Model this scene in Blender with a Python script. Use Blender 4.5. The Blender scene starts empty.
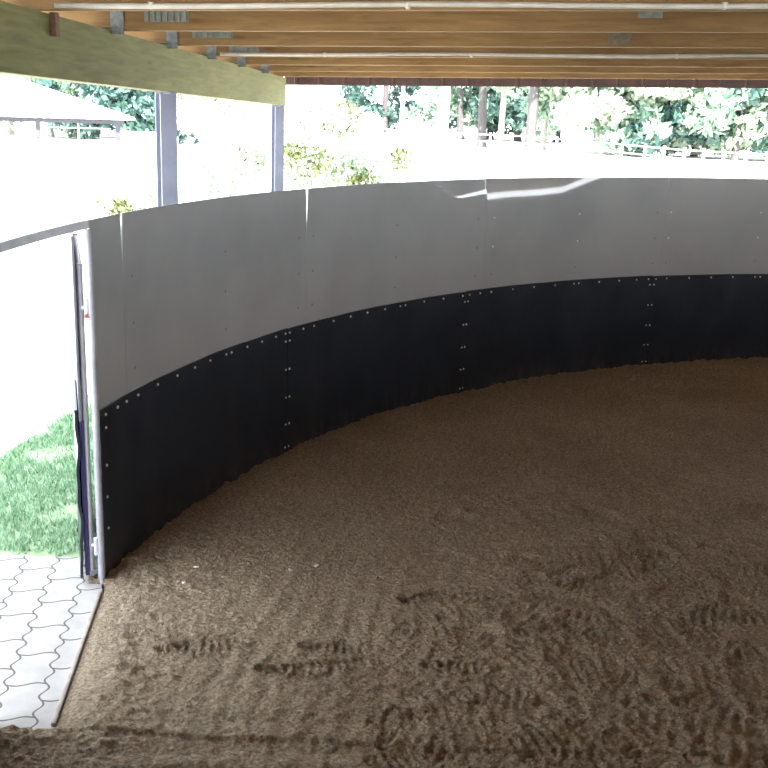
import bpy, bmesh, math, random
import numpy as np
from mathutils import Vector, Matrix

random.seed(7)
rng = np.random.default_rng(11)
sc = bpy.context.scene
COL = sc.collection

# ------------------------------------------------------------------ camera
F = 1030.0
PITCH, ROLL, CAMH = 0.26457, -0.03673, 2.4
fw = Vector((0, math.cos(PITCH), -math.sin(PITCH)))
rt0 = Vector((1, 0, 0))
dn0 = fw.cross(rt0)
c_, s_ = math.cos(ROLL), math.sin(ROLL)
RT = c_ * rt0 + s_ * dn0
DN = -s_ * rt0 + c_ * dn0
cam_d = bpy.data.cameras.new('camera')
cam = bpy.data.objects.new('camera', cam_d)
COL.objects.link(cam)
cam_d.sensor_width = 36
cam_d.lens = 36 * F / 768
cam_d.clip_start = 0.05
cam_d.clip_end = 500
m = Matrix.Identity(4)
for i in range(3):
    m[i][0] = RT[i]; m[i][1] = -DN[i]; m[i][2] = -fw[i]
m[2][3] = CAMH
cam.matrix_world = m
sc.camera = cam

def ray(px, py):
    return fw + RT * ((px - 384) / F) + DN * ((py - 384) / F)
def ground(px, py, z=0.0):
    d = ray(px, py); t = (z - CAMH) / d.z
    return Vector((d.x * t, d.y * t, z))
def bearing(px, D):
    """ground point at depth D on the bearing of image column px"""
    d = ray(px, 100)
    return Vector((d.x * D / d.y, D, 0))

# ring geometry
CX, CY, RAD = 5.36862, 3.63294, 6.87589
ZT, ZS = 1.833, 0.9016
def ring(deg, r=RAD, z=0.0):
    a = math.radians(deg)
    return Vector((CX + r * math.cos(a), CY + r * math.sin(a), z))

# ------------------------------------------------------------------ helpers
def link(o, parent=None):
    COL.objects.link(o)
    if parent is not None:
        o.parent = parent
    return o
def tag(o, label, cat, group=None, kind=None):
    if label: o['label'] = label
    if cat: o['category'] = cat
    if group: o['group'] = group
    if kind: o['kind'] = kind
    return o
def empty(name, loc=(0, 0, 0), rotz=0.0):
    o = bpy.data.objects.new(name, None)
    o.location = loc
    o.rotation_euler = (0, 0, rotz)
    o.empty_display_size = 0.1
    return link(o)
def mesh_obj(name, verts, faces, mats, parent=None, smooth=False, fm=None):
    me = bpy.data.meshes.new(name)
    me.from_pydata([tuple(v) for v in verts], [], faces)
    if not isinstance(mats, (list, tuple)): mats = [mats]
    for mm in mats: me.materials.append(mm)
    if fm is not None: me.polygons.foreach_set('material_index', fm)
    if smooth: me.polygons.foreach_set('use_smooth', [True] * len(me.polygons))
    me.update()
    o = bpy.data.objects.new(name, me)
    return link(o, parent)
class MB:
    def __init__(s): s.v = []; s.f = []; s.m = []
    def add(s, v, f, mi=0):
        n = len(s.v); s.v += [Vector(x) for x in v]
        s.f += [tuple(i + n for i in q) for q in f]; s.m += [mi] * len(f)
    def box(s, c, size, R=None, mi=0, bev=0.0):
        bm = bmesh.new(); bmesh.ops.create_cube(bm, size=1)
        for v in bm.verts: v.co = Vector((v.co.x * size[0], v.co.y * size[1], v.co.z * size[2]))
        if bev: bmesh.ops.bevel(bm, geom=bm.edges[:], offset=bev, segments=2, affect='EDGES', profile=.5)
        bm.verts.index_update()
        vs = [(R @ v.co if R is not None else v.co) + Vector(c) for v in bm.verts]
        s.add(vs, [[v.index for v in f.verts] for f in bm.faces], mi); bm.free()
    def tube(s, pts, r, seg=10, mi=0, cap=True):
        pts = [Vector(p) for p in pts]
        rs = r if isinstance(r, (list, tuple)) else [r] * len(pts)
        vs = []; fs = []
        for i, p in enumerate(pts):
            t = (pts[min(i + 1, len(pts) - 1)] - pts[max(i - 1, 0)]).normalized()
            ref = Vector((0, 0, 1)) if abs(t.z) < .9 else Vector((1, 0, 0))
            a = t.cross(ref).normalized(); b = a.cross(t).normalized()
            for k in range(seg):
                q = 2 * math.pi * k / seg
                vs.append(p + (a * math.cos(q) + b * math.sin(q)) * rs[i])
        for i in range(len(pts) - 1):
            for k in range(seg):
                k2 = (k + 1) % seg
                fs.append((i * seg + k, i * seg + k2, (i + 1) * seg + k2, (i + 1) * seg + k))
        if cap:
            fs.append(tuple(range(seg))); fs.append(tuple((len(pts) - 1) * seg + k for k in reversed(range(seg))))
        s.add(vs, fs, mi)
    def build(s, name, mats, parent=None, smooth=False, loc=None):
        vs = s.v
        if loc is not None:
            vs = [v - Vector(loc) for v in vs]
        o = mesh_obj(name, vs, s.f, mats, parent, smooth, s.m)
        if loc is not None: o.location = loc
        return o

# ------------------------------------------------------------------ materials
def mat(name):
    mm = bpy.data.materials.new(name); mm.use_nodes = True
    nt = mm.node_tree; b = nt.nodes['Principled BSDF']
    return mm, nt, b
def N(nt, t, **kw):
    n = nt.nodes.new(t)
    for k, v in kw.items():
        if k in n.inputs: n.inputs[k].default_value = v
        else: setattr(n, k, v)
    return n
def ramp(nt, src, stops):
    r = nt.nodes.new('ShaderNodeValToRGB')
    el = r.color_ramp.elements
    while len(el) < len(stops): el.new(.5)
    for e, (p, c) in zip(el, stops):
        e.position = p; e.color = (*c, 1)
    nt.links.new(src, r.inputs['Fac'])
    return r
def coords(nt, scale=(1, 1, 1), which='Object'):
    tc = nt.nodes.new('ShaderNodeTexCoord'); mp = nt.nodes.new('ShaderNodeMapping')
    mp.inputs['Scale'].default_value = scale
    nt.links.new(tc.outputs[which], mp.inputs['Vector'])
    return mp.outputs['Vector']
def noise_mat(name, stops, scale=5, stretch=(1, 1, 1), rough=.6, metal=0, bump=0, bscale=60, detail=6, ior=None, dist=.02, spec=None):
    mm, nt, b = mat(name)
    v = coords(nt, stretch)
    n = N(nt, 'ShaderNodeTexNoise', Scale=scale, Detail=detail, Roughness=.6)
    nt.links.new(v, n.inputs['Vector'])
    r = ramp(nt, n.outputs['Fac'], stops)
    nt.links.new(r.outputs['Color'], b.inputs['Base Color'])
    b.inputs['Roughness'].default_value = rough; b.inputs['Metallic'].default_value = metal
    if ior: b.inputs['IOR'].default_value = ior
    if spec is not None: b.inputs['Specular IOR Level'].default_value = spec
    if bump:
        n2 = N(nt, 'ShaderNodeTexNoise', Scale=bscale, Detail=4)
        nt.links.new(v, n2.inputs['Vector'])
        bp = N(nt, 'ShaderNodeBump', Strength=bump, Distance=dist)
        nt.links.new(n2.outputs['Fac'], bp.inputs['Height']); nt.links.new(bp.outputs['Normal'], b.inputs['Normal'])
    return mm
def wood_mat(name, c0, c1, c2, knots=(.1, .05, .02), rough=.7, spec=.2):
    mm, nt, b = mat(name)
    v = coords(nt, (1.2, 14, 14))
    n = N(nt, 'ShaderNodeTexNoise', Scale=2.0, Detail=8, Roughness=.65, Distortion=.6)
    nt.links.new(v, n.inputs['Vector'])
    r = ramp(nt, n.outputs['Fac'], [(.28, c0), (.5, c1), (.72, c2)])
    v2 = coords(nt, (2.2, 9, 9))
    vo = N(nt, 'ShaderNodeTexVoronoi', Scale=1.0)
    nt.links.new(v2, vo.inputs['Vector'])
    kr = ramp(nt, vo.outputs['Distance'], [(.05, (1, 1, 1)), (.16, (0, 0, 0))])
    mx = N(nt, 'ShaderNodeMix', data_type='RGBA')
    mu = N(nt, 'ShaderNodeMath', operation='MULTIPLY'); mu.inputs[1].default_value = .7
    nt.links.new(kr.outputs['Color'], mu.inputs[0])
    nt.links.new(mu.outputs[0], mx.inputs['Factor'])
    nt.links.new(r.outputs['Color'], mx.inputs['A']); mx.inputs['B'].default_value = (*knots, 1)
    # large stains
    n3 = N(nt, 'ShaderNodeTexNoise', Scale=1.1, Detail=3)
    v3 = coords(nt, (.7, 2, 2)); nt.links.new(v3, n3.inputs['Vector'])
    r3 = ramp(nt, n3.outputs['Fac'], [(.3, (.72, .72, .72)), (.65, (1.08, 1.08, 1.08))])
    m2 = N(nt, 'ShaderNodeMix', data_type='RGBA', blend_type='MULTIPLY'); m2.inputs['Factor'].default_value = 1
    nt.links.new(mx.outputs['Result'], m2.inputs['A']); nt.links.new(r3.outputs['Color'], m2.inputs['B'])
    nt.links.new(m2.outputs['Result'], b.inputs['Base Color'])
    b.inputs['Roughness'].default_value = rough; b.inputs['Specular IOR Level'].default_value = spec
    bp = N(nt, 'ShaderNodeBump', Strength=.25, Distance=.01)
    nt.links.new(n.outputs['Fac'], bp.inputs['Height']); nt.links.new(bp.outputs['Normal'], b.inputs['Normal'])
    return mm

M_joist = wood_mat('joist_wood', (.15, .085, .033), (.205, .125, .053), (.26, .165, .075))
M_beam = wood_mat('green_stained_wood', (.10, .105, .033), (.15, .155, .052), (.195, .20, .072), knots=(.05, .05, .02))
M_edge = noise_mat('beam_end_lime', [(.3, (.45, .5, .2)), (.7, (.6, .62, .3))], scale=6)
M_galv = noise_mat('galvanised_steel', [(.3, (.42, .46, .52)), (.7, (.62, .66, .72))], scale=9, rough=.45, metal=.25, bump=.05)
M_post = noise_mat('post_steel_paint', [(.3, (.15, .165, .235)), (.7, (.20, .215, .29))], scale=5, rough=.5, metal=.1)
M_zinc = noise_mat('dull_zinc', [(.35, (.10, .115, .12)), (.65, (.17, .19, .2))], scale=40, rough=.5, metal=.2)
M_plate = noise_mat('nail_plate', [(.35, (.13, .145, .13)), (.65, (.21, .225, .2))], scale=30, rough=.5, metal=.3)
M_rust = noise_mat('rusty_iron', [(.3, (.06, .03, .02)), (.7, (.16, .08, .05))], scale=40, rough=.8)
M_red = noise_mat('red_paint', [(.3, (.45, .06, .04)), (.7, (.6, .1, .07))], scale=20)
M_pipe = noise_mat('pale_pipe', [(.3, (.36, .35, .32)), (.7, (.48, .47, .43))], scale=12, rough=.4)
M_bolt = noise_mat('bolt_zinc', [(.3, (.75, .78, .82)), (.7, (.9, .92, .95))], scale=40, rough=.3, metal=.6)
M_screw = noise_mat('dull_screw', [(.3, (.18, .18, .18)), (.7, (.28, .28, .28))], scale=40, rough=.45, metal=.3)
M_deck = wood_mat('deck_boards', (.16, .085, .035), (.24, .13, .055), (.3, .17, .08))
M_fascia = noise_mat('dark_red_sheet', [(.3, (.035, .014, .014)), (.7, (.075, .03, .024))], scale=7, rough=.5)

M_tube = noise_mat('gate_tube_steel', [(.3, (.24, .25, .29)), (.7, (.36, .37, .42))], scale=9, rough=.5)
M_gsheet_shade = noise_mat('shaded_gate_sheet', [(.3, (.10, .11, .145)), (.7, (.13, .14, .18))], scale=3, rough=.5)  # darkened bluish copy of the grey wall sheet, shade put into its colour
M_stain = noise_mat('stained_plate', [(.3, (.08, .06, .035)), (.7, (.15, .12, .075))], scale=30, rough=.6)
def panel_material(name, base, rough, ior):
    mm, nt, b = mat(name)
    v = coords(nt, (1, 1, 1))
    n = N(nt, 'ShaderNodeTexNoise', Scale=1.6, Detail=5); nt.links.new(v, n.inputs['Vector'])
    lo = tuple(c * .9 for c in base); hi = tuple(c * 1.07 for c in base)
    r = ramp(nt, n.outputs['Fac'], [(.3, lo), (.7, hi)])
    # dust and splashes near the lower edge
    sp = nt.nodes.new('ShaderNodeSeparateXYZ'); nt.links.new(v, sp.inputs[0])
    nt.links.new(r.outputs['Color'], b.inputs['Base Color'])
    b.inputs['Roughness'].default_value = rough; b.inputs['IOR'].default_value = ior
    return mm
M_grey = panel_material('grey_plastic_sheet', (.405, .435, .455), .08, 1.85)

def mat_black(name):
    mm, nt, b = mat(name)
    v = coords(nt)
    n = N(nt, 'ShaderNodeTexNoise', Scale=3.0, Detail=6, Roughness=.65); nt.links.new(v, n.inputs['Vector'])
    r = ramp(nt, n.outputs['Fac'], [(.3, (.009, .013, .021)), (.7, (.020, .028, .044))])
    sp = nt.nodes.new('ShaderNodeSeparateXYZ'); nt.links.new(v, sp.inputs[0])
    n2 = N(nt, 'ShaderNodeTexNoise', Scale=22.0, Detail=5, Roughness=.7)
    v2 = coords(nt, (1, 1, .25)); nt.links.new(v2, n2.inputs['Vector'])
    mr = N(nt, 'ShaderNodeMapRange'); mr.inputs['From Min'].default_value = .22; mr.inputs['From Max'].default_value = .0
    nt.links.new(sp.outputs['Z'], mr.inputs['Value'])
    mu = N(nt, 'ShaderNodeMath', operation='MULTIPLY'); nt.links.new(mr.outputs[0], mu.inputs[0])
    rr = ramp(nt, n2.outputs['Fac'], [(.45, (0, 0, 0)), (.75, (.6, .6, .6))])
    nt.links.new(rr.outputs['Color'], mu.inputs[1])
    mx = N(nt, 'ShaderNodeMix', data_type='RGBA'); nt.links.new(mu.outputs[0], mx.inputs['Factor'])
    nt.links.new(r.outputs['Color'], mx.inputs['A']); mx.inputs['B'].default_value = (.16, .12, .085, 1)
    nt.links.new(mx.outputs['Result'], b.inputs['Base Color'])
    b.inputs['Roughness'].default_value = .34
    b.inputs['Specular Tint'].default_value = (.75, .86, 1, 1)
    n3 = N(nt, 'ShaderNodeTexNoise', Scale=90.0, Detail=2); nt.links.new(v, n3.inputs['Vector'])
    bp = N(nt, 'ShaderNodeBump', Strength=.12, Distance=.004)
    nt.links.new(n3.outputs['Fac'], bp.inputs['Height']); nt.links.new(bp.outputs['Normal'], b.inputs['Normal'])
    return mm
M_black = mat_black('black_rubber')

def sand_material():
    mm, nt, b = mat('arena_sand')
    v = coords(nt)
    n = N(nt, 'ShaderNodeTexNoise', Scale=1.1, Detail=6, Roughness=.6); nt.links.new(v, n.inputs['Vector'])
    r = ramp(nt, n.outputs['Fac'], [(.3, (.37, .298, .218)), (.7, (.49, .405, .305))])
    n2 = N(nt, 'ShaderNodeTexNoise', Scale=70.0, Detail=6, Roughness=.75); nt.links.new(v, n2.inputs['Vector'])
    r2 = ramp(nt, n2.outputs['Fac'], [(.35, (.42, .42, .42)), (.5, (1, 1, 1)), (.66, (1.6, 1.58, 1.55))])
    mx = N(nt, 'ShaderNodeMix', data_type='RGBA', blend_type='MULTIPLY'); mx.inputs['Factor'].default_value = 1
    nt.links.new(r.outputs['Color'], mx.inputs['A']); nt.links.new(r2.outputs['Color'], mx.inputs['B'])
    nt.links.new(mx.outputs['Result'], b.inputs['Base Color'])
    b.inputs['Roughness'].default_value = .95; b.inputs['Specular IOR Level'].default_value = .1
    n3 = N(nt, 'ShaderNodeTexNoise', Scale=55.0, Detail=7, Roughness=.75); nt.links.new(v, n3.inputs['Vector'])
    bp = N(nt, 'ShaderNodeBump', Strength=1.0, Distance=.06)
    nt.links.new(n3.outputs['Fac'], bp.inputs['Height']); nt.links.new(bp.outputs['Normal'], b.inputs['Normal'])
    return mm
M_sand = sand_material()

def paver_material():
    mm, nt, b = mat('wavy_pavers')
    L = nt.links.new
    tc = nt.nodes.new('ShaderNodeTexCoord')
    mp = nt.nodes.new('ShaderNodeMapping'); mp.inputs['Rotation'].default_value = (0, 0, math.radians(-8))
    L(tc.outputs['Object'], mp.inputs['Vector'])
    sp = nt.nodes.new('ShaderNodeSeparateXYZ'); L(mp.outputs[0], sp.inputs[0])
    def math_(op, a, bb=None):
        n = N(nt, 'ShaderNodeMath', operation=op)
        for i, x in enumerate((a, bb)):
            if x is None: continue
            if isinstance(x, (int, float)): n.inputs[i].default_value = x
            else: L(x, n.inputs[i])
        return n.outputs[0]
    w = .165; l = .25
    sx = math_('MULTIPLY', math_('SINE', math_('MULTIPLY', sp.outputs['Y'], 2 * math.pi / (l / 2))), .014)
    u = math_('DIVIDE', math_('ADD', sp.outputs['X'], sx), w)
    row = math_('FLOOR', u)
    sy = math_('MULTIPLY', math_('SINE', math_('MULTIPLY', sp.outputs['X'], 2 * math.pi / (w))), .010)
    vv = math_('ADD', math_('DIVIDE', math_('ADD', sp.outputs['Y'], sy), l), math_('MULTIPLY', row, .5))
    du = math_('ABSOLUTE', math_('SUBTRACT', math_('FRACT', u), .5))
    dv = math_('ABSOLUTE', math_('SUBTRACT', math_('FRACT', vv), .5))
    ju = math_('GREATER_THAN', du, .5 - .0045 / w); jv = math_('GREATER_THAN', dv, .5 - .005 / l)
    j = math_('MAXIMUM', ju, jv)
    n = N(nt, 'ShaderNodeTexNoise', Scale=9.0, Detail=6); L(tc.outputs['Object'], n.inputs['Vector'])
    r = ramp(nt, n.outputs['Fac'], [(.3, (.27, .27, .275)), (.7, (.35, .35, .355))])
    mx = N(nt, 'ShaderNodeMix', data_type='RGBA'); L(j, mx.inputs['Factor']); L(r.outputs['Color'], mx.inputs['A'])
    mx.inputs['B'].default_value = (.075, .073, .072, 1)
    L(mx.outputs['Result'], b.inputs['Base Color']); b.inputs['Roughness'].default_value = .85
    bp = N(nt, 'ShaderNodeBump', Strength=.6, Distance=.006, invert=True)
    L(j, bp.inputs['Height']); L(bp.outputs['Normal'], b.inputs['Normal'])
    return mm
M_paver = paver_material()
M_yard = noise_mat('pale_yard', [(.3, (.52, .51, .47)), (.7, (.62, .61, .56))], scale=.6, rough=.95, bump=.2, bscale=20)
M_kerb = noise_mat('pale_concrete', [(.3, (.22, .20, .18)), (.7, (.33, .31, .28))], scale=14, rough=.9)
M_soil = noise_mat('turf_soil', [(.3, (.18, .26, .15)), (.7, (.33, .42, .28))], scale=8, rough=1, bump=.3)

def leaf_mat(name, a, b_, trans=.25):
    mm, nt, b = mat(name)
    g = nt.nodes.new('ShaderNodeNewGeometry')
    r = ramp(nt, g.outputs['Random Per Island'], [(0, a), (1, b_)])
    nt.links.new(r.outputs['Color'], b.inputs['Base Color'])
    b.inputs['Roughness'].default_value = .55
    tr = nt.nodes.new('ShaderNodeBsdfTranslucent'); nt.links.new(r.outputs['Color'], tr.inputs['Color'])
    ms = nt.nodes.new('ShaderNodeMixShader'); ms.inputs[0].default_value = trans
    out = nt.nodes['Material Output']
    nt.links.new(b.outputs[0], ms.inputs[1]); nt.links.new(tr.outputs[0], ms.inputs[2]); nt.links.new(ms.outputs[0], out.inputs['Surface'])
    return mm
M_grass = leaf_mat('grass_blades', (.105, .22, .115), (.31, .50, .33))
M_leaf_pale = leaf_mat('pale_leaves', (.32, .42, .30), (.62, .70, .58))
M_leaf_mid = leaf_mat('mid_leaves', (.10, .20, .14), (.40, .52, .42))
M_leaf_dark = leaf_mat('dark_leaves', (.022, .062, .060), (.075, .15, .125))
M_leaf_lime = leaf_mat('lime_leaves', (.055, .07, .022), (.12, .14, .05))
M_bark = noise_mat('grey_bark', [(.3, (.055, .05, .055)), (.7, (.085, .08, .085))], scale=6, stretch=(3, 3, .6), rough=.95)
M_bark_pale = noise_mat('pale_bark', [(.3, (.30, .29, .28)), (.7, (.5, .49, .46))], scale=6, stretch=(3, 3, .6), rough=.95)
M_roofing = noise_mat('pale_roof_sheet', [(.3, (.50, .50, .52)), (.7, (.62, .62, .64))], scale=1.5, rough=.7)
M_render = noise_mat('white_boards', [(.3, (.55, .55, .54)), (.7, (.65, .65, .64))], scale=2, rough=.8)
M_dim = noise_mat('dim_timber', [(.3, (.03, .032, .045)), (.7, (.05, .052, .07))], scale=4, rough=.8)
M_rail = noise_mat('grey_fence_wood', [(.3, (.35, .36, .38)), (.7, (.5, .5, .52))], scale=4, rough=.85)
M_chip = noise_mat('white_chip', [(.3, (.7, .69, .65)), (.7, (.85, .84, .8))], scale=30, rough=.7)
M_stone = noise_mat('grey_stone', [(.3, (.26, .25, .24)), (.7, (.36, .35, .33))], scale=30, rough=.9)

# ------------------------------------------------------------------ numpy noise
def perlin(x, y, seed):
    r = np.random.default_rng(seed); n = 256
    perm = r.permutation(n); ang = r.random(n) * 2 * np.pi
    gx, gy = np.cos(ang), np.sin(ang)
    xi = np.floor(x).astype(int); yi = np.floor(y).astype(int); xf = x - xi; yf = y - yi
    def g(ix, iy, dx, dy):
        h = perm[(perm[ix % n] + iy) % n]; return gx[h] * dx + gy[h] * dy
    u = xf ** 3 * (xf * (xf * 6 - 15) + 10); v = yf ** 3 * (yf * (yf * 6 - 15) + 10)
    a = g(xi, yi, xf, yf); b = g(xi + 1, yi, xf - 1, yf); c = g(xi, yi + 1, xf, yf - 1); d = g(xi + 1, yi + 1, xf - 1, yf - 1)
    return (a * (1 - u) + b * u) * (1 - v) + (c * (1 - u) + d * u) * v
def fbm(x, y, sc_, oct_, seed, gain=.5):
    s = 0; a = 1
    for o in range(oct_):
        s = s + a * perlin(x * sc_ * 2 ** o, y * sc_ * 2 ** o, seed + o); a *= gain
    return s
def sstep(a, b, x):
    t = np.clip((x - a) / (b - a), 0, 1); return t * t * (3 - 2 * t)

# threshold line of the gate opening (sand | kerb)
T0 = Vector((-1.246, 3.618)); T1 = Vector((-1.357, 4.60))

# ------------------------------------------------------------------ sand floor
def build_floor():
    xs = np.concatenate([np.arange(-1.75, 2.2, .0105), np.arange(2.2, 5.2, .02), np.arange(5.2, 12.5, .2)])
    ys = np.concatenate([np.arange(-3.6, 2.9, .2), np.arange(2.9, 5.2, .0095), np.arange(5.2, 7.5, .016), np.arange(7.5, 10.7, .03)])
    X, Y = np.meshgrid(xs, ys)
    r = np.hypot(X - CX, Y - CY)
    dw = RAD - r                      # distance from the wall
    Z = 0.022 * fbm(X, Y, .7, 2, 1) + .008 * fbm(X, Y, 2.6, 2, 5)
    zone = sstep(-.6, 2.2, X - .25 * (Y - 4)) * sstep(9.2, 7.2, Y)      # trampled middle
    rough = .55 + .9 * zone
    Z += .0075 * rough * fbm(X, Y, 11, 3, 9)
    # grains and clods
    cl = fbm(X, Y, 24, 2, 20)
    Z += .009 * np.clip(cl, -.25, 1) * (1 + 1.3 * sstep(1.0, .1, dw))
    Z += .0095 * fbm(X, Y, 36, 2, 31)
    # churned clods at the foot of the wall, next to the gate
    nearw = sstep(.9, .15, dw) * (dw > -.1)
    Z += nearw * (.02 + .022 * fbm(X, Y, 8, 3, 41))
    # sweeping ruts, curving across the foreground
    rut = np.sin((Y - .12 * X + .05 * np.sin(X * 1.7)) * 34 + 3.4 * fbm(X, Y, 1.2, 2, 55))
    Z += .006 * rut * sstep(3.95, 3.5, Y) * sstep(-.7, -.1, perlin(X * .9, Y * 5, 61))
    arc = np.sin((dw - .1 * fbm(X, Y, .8, 2, 64)) * 52)
    Z += .003 * arc * sstep(2.6, 1.6, dw) * sstep(.5, .9, dw)
    # shoe prints and hoof marks
    P = np.zeros_like(Z); Q = np.zeros_like(Z)
    def shoe(cx, cy, ang, L=.29, W=.10, depth=.013, tread=.005):
        nonlocal P, Q
        ca, sa = math.cos(ang), math.sin(ang)
        i = np.where((abs(X - cx) < .3) & (abs(Y - cy) < .3))
        x = X[i] - cx; y = Y[i] - cy
        u = (x * ca + y * sa) / (L / 2); v = (-x * sa + y * ca) / (W / 2)
        wv = .80 + .22 * np.cos((u - .45) * 3.0)
        d = np.maximum(abs(u), 0) ** 4 + (abs(v) / wv) ** 3.2
        inside = sstep(1.25, .8, d)
        rim = np.exp(-((d - 1.5) / .45) ** 2) * .006
        P[i] = np.minimum(P[i], -inside * depth * (1 + .35 * (u < -.35)))
        Q[i] = Q[i] * (1 - inside) + rim + inside * tread * np.clip(2 * np.sin(u * 24), -1, 1) * sstep(1., .7, abs(v))
    def hoof(cx, cy, ang, R=.075, depth=.03):
        nonlocal P, Q
        i = np.where((abs(X - cx) < .2) & (abs(Y - cy) < .2))
        ca, sa = math.cos(ang), math.sin(ang)
        x = X[i] - cx; y = Y[i] - cy
        u = x * ca + y * sa; v = -x * sa + y * ca
        d = np.hypot(u, v * 1.1) / R
        P[i] = np.minimum(P[i], -depth * sstep(1.15, .7, d) * (1 - .35 * np.exp(-((d) / .35) ** 2)))
        Q[i] += .006 * np.exp(-((d - 1.35) / .25) ** 2) * (u > -.02)
    def ripple(cx, cy, ang, R=.16, wl=.052, amp=.007):
        nonlocal P, Q
        i = np.where((abs(X - cx) < .4) & (abs(Y - cy) < .4))
        x = X[i] - cx; y = Y[i] - cy
        u = x * math.cos(ang) + y * math.sin(ang); v = -x * math.sin(ang) + y * math.cos(ang)
        k = np.exp(-((u / R) ** 2 + (v / (R * .6)) ** 2) ** 2)
        Q[i] = Q[i] * (1 - .6 * k) + amp * k * np.clip(1.6 * np.sin(u * 6.2832 / wl + 6 * v * v), -1, 1)
        P[i] = np.minimum(P[i], -.006 * k)
    for px, py, a in ((189, 653, .12), (214, 645, .05), (331, 650, .03), (289, 672, .02), (316, 669, .1), (360, 664, .2)):
        g = ground(px, py); shoe(g.x, g.y, a)
    for px, py, a in ((453, 667, .0), (425, 597, .5), (600, 610, 2.2), (650, 560, 1.2), (500, 700, .3), (560, 665, 1.7), (700, 700, .4)):
        g = ground(px, py); shoe(g.x, g.y, a, depth=.018, tread=.008)
    rr = random.Random(5)
    for k in range(190):
        px = rr.uniform(390, 768); py = rr.uniform(450, 768)
        if py < 620 - (px - 390) * .35: continue
        g = ground(px, py)
        if rr.random() < .42: shoe(g.x, g.y, rr.uniform(0, 6.28), depth=rr.uniform(.004, .014), tread=.0075)
        else: hoof(g.x, g.y, rr.uniform(0, 6.28), rr.uniform(.04, .075), rr.uniform(.008, .022))
    for k in range(8):
        px = rr.uniform(120, 400); py = rr.uniform(640, 768)
        g = ground(px, py); hoof(g.x, g.y, rr.uniform(0, 6.28), rr.uniform(.025, .045), rr.uniform(.006, .012))
    for k in range(60):
        px = rr.uniform(430, 768); py = rr.uniform(420, 560)
        g = ground(px, py); hoof(g.x, g.y, rr.uniform(0, 6.28), rr.uniform(.05, .1), rr.uniform(.004, .012))
    for k in range(230):
        px = rr.uniform(330, 790); py = rr.uniform(470, 768)
        if py < 610 - (px - 390) * .3: continue
        if px < 460 and rr.random() > .12 + (px - 330) / 200: continue
        g = ground(px, py); ripple(g.x, g.y, rr.gauss(.0, .5), rr.uniform(.09, .19), rr.uniform(.042, .06), rr.uniform(.0025, .0075) * min(1, max(.35, (px - 300) / 220)))
    for k in range(26):
        px = rr.uniform(430, 770); py = rr.uniform(480, 740)
        g = ground(px, py); hoof(g.x, g.y, rr.uniform(0, 6.28), rr.uniform(.09, .13), rr.uniform(.015, .028))
    for px, py, a in ((331, 650, .03), (289, 672, .02), (207, 648, .08), (453, 667, .0)):
        g = ground(px, py); shoe(g.x, g.y, a, depth=.017, tread=.006)
    Z = Z + P + Q
    # settle the sand to nothing at the kerb
    tx = T0.x + (Y - T0.y) * (T1.x - T0.x) / (T1.y - T0.y)
    ins = X - tx
    gate = (Y > 3.50) & (Y < 4.78)
    Z = np.where(gate, Z * sstep(-.02, .25, ins) + .012 * sstep(.0, .06, ins), Z)
    Z = np.where(gate & (ins < .0), -.12, Z)
    # clip to the ring
    keep = r < RAD + .06
    ny, nx = X.shape
    idx = -np.ones(X.size, int)
    kf = keep.ravel(); idx[kf] = np.arange(kf.sum())
    V = np.stack([X.ravel()[kf], Y.ravel()[kf], Z.ravel()[kf]], 1)
    I = np.arange(X.size).reshape(ny, nx)
    q = np.stack([I[:-1, :-1], I[:-1, 1:], I[1:, 1:], I[1:, :-1]], -1).reshape(-1, 4)
    q = idx[q]; q = q[(q >= 0).all(1)]
    me = bpy.data.meshes.new('floor')
    me.vertices.add(len(V)); me.vertices.foreach_set('co', V.ravel().astype(np.float32))
    me.loops.add(q.size); me.loops.foreach_set('vertex_index', q.ravel().astype(np.int32))
    me.polygons.add(len(q)); me.polygons.foreach_set('loop_start', np.arange(0, q.size, 4, dtype=np.int32))
    me.polygons.foreach_set('use_smooth', np.ones(len(q), bool))
    me.update(calc_edges=True); me.validate()
    me.materials.append(M_sand)
    o = bpy.data.objects.new('floor', me); link(o); o['kind'] = 'structure'
    o['label'] = 'trampled brown sand footing inside the riding ring'
    return o
build_floor()

# ------------------------------------------------------------------ outdoor ground
g = MB()
seg = 96; vs = []; fs = []
radii = [RAD - .02, 12, 25, 60, 140]
for rr_ in radii:
    for k in range(seg):
        p = ring(360 * k / seg, rr_); vs.append((p.x, p.y, -.03))
for i in range(len(radii) - 1):
    for k in range(seg):
        k2 = (k + 1) % seg; fs.append((i * seg + k, (i + 1) * seg + k, (i + 1) * seg + k2, i * seg + k2))
o = mesh_obj('terrain', vs, fs, M_yard); o['kind'] = 'structure'; o['label'] = 'pale sunlit yard around the riding ring'

# paved apron outside the gate
m_ = MB()
o = mesh_obj('pavement', [(-4.2, 2.2, -.004), (-1.19, 2.2, -.004), (-1.20, 3.55, -.004), (-1.36, 4.66, -.004), (-1.50, 5.08, -.004), (-4.2, 5.08, -.004),
                          (-4.2, 2.2, -.06), (-1.19, 2.2, -.06), (-1.20, 3.55, -.06), (-1.36, 4.66, -.06), (-1.50, 5.08, -.06), (-4.2, 5.08, -.06)],
             [(0, 1, 2, 3, 4, 5), (11, 10, 9, 8, 7, 6)] + [(i, i + 6, (i + 1) % 6 + 6, (i + 1) % 6) for i in range(6)], M_paver)
o['kind'] = 'structure'; o['label'] = 'interlocking wavy concrete pavers outside the gate'
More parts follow.
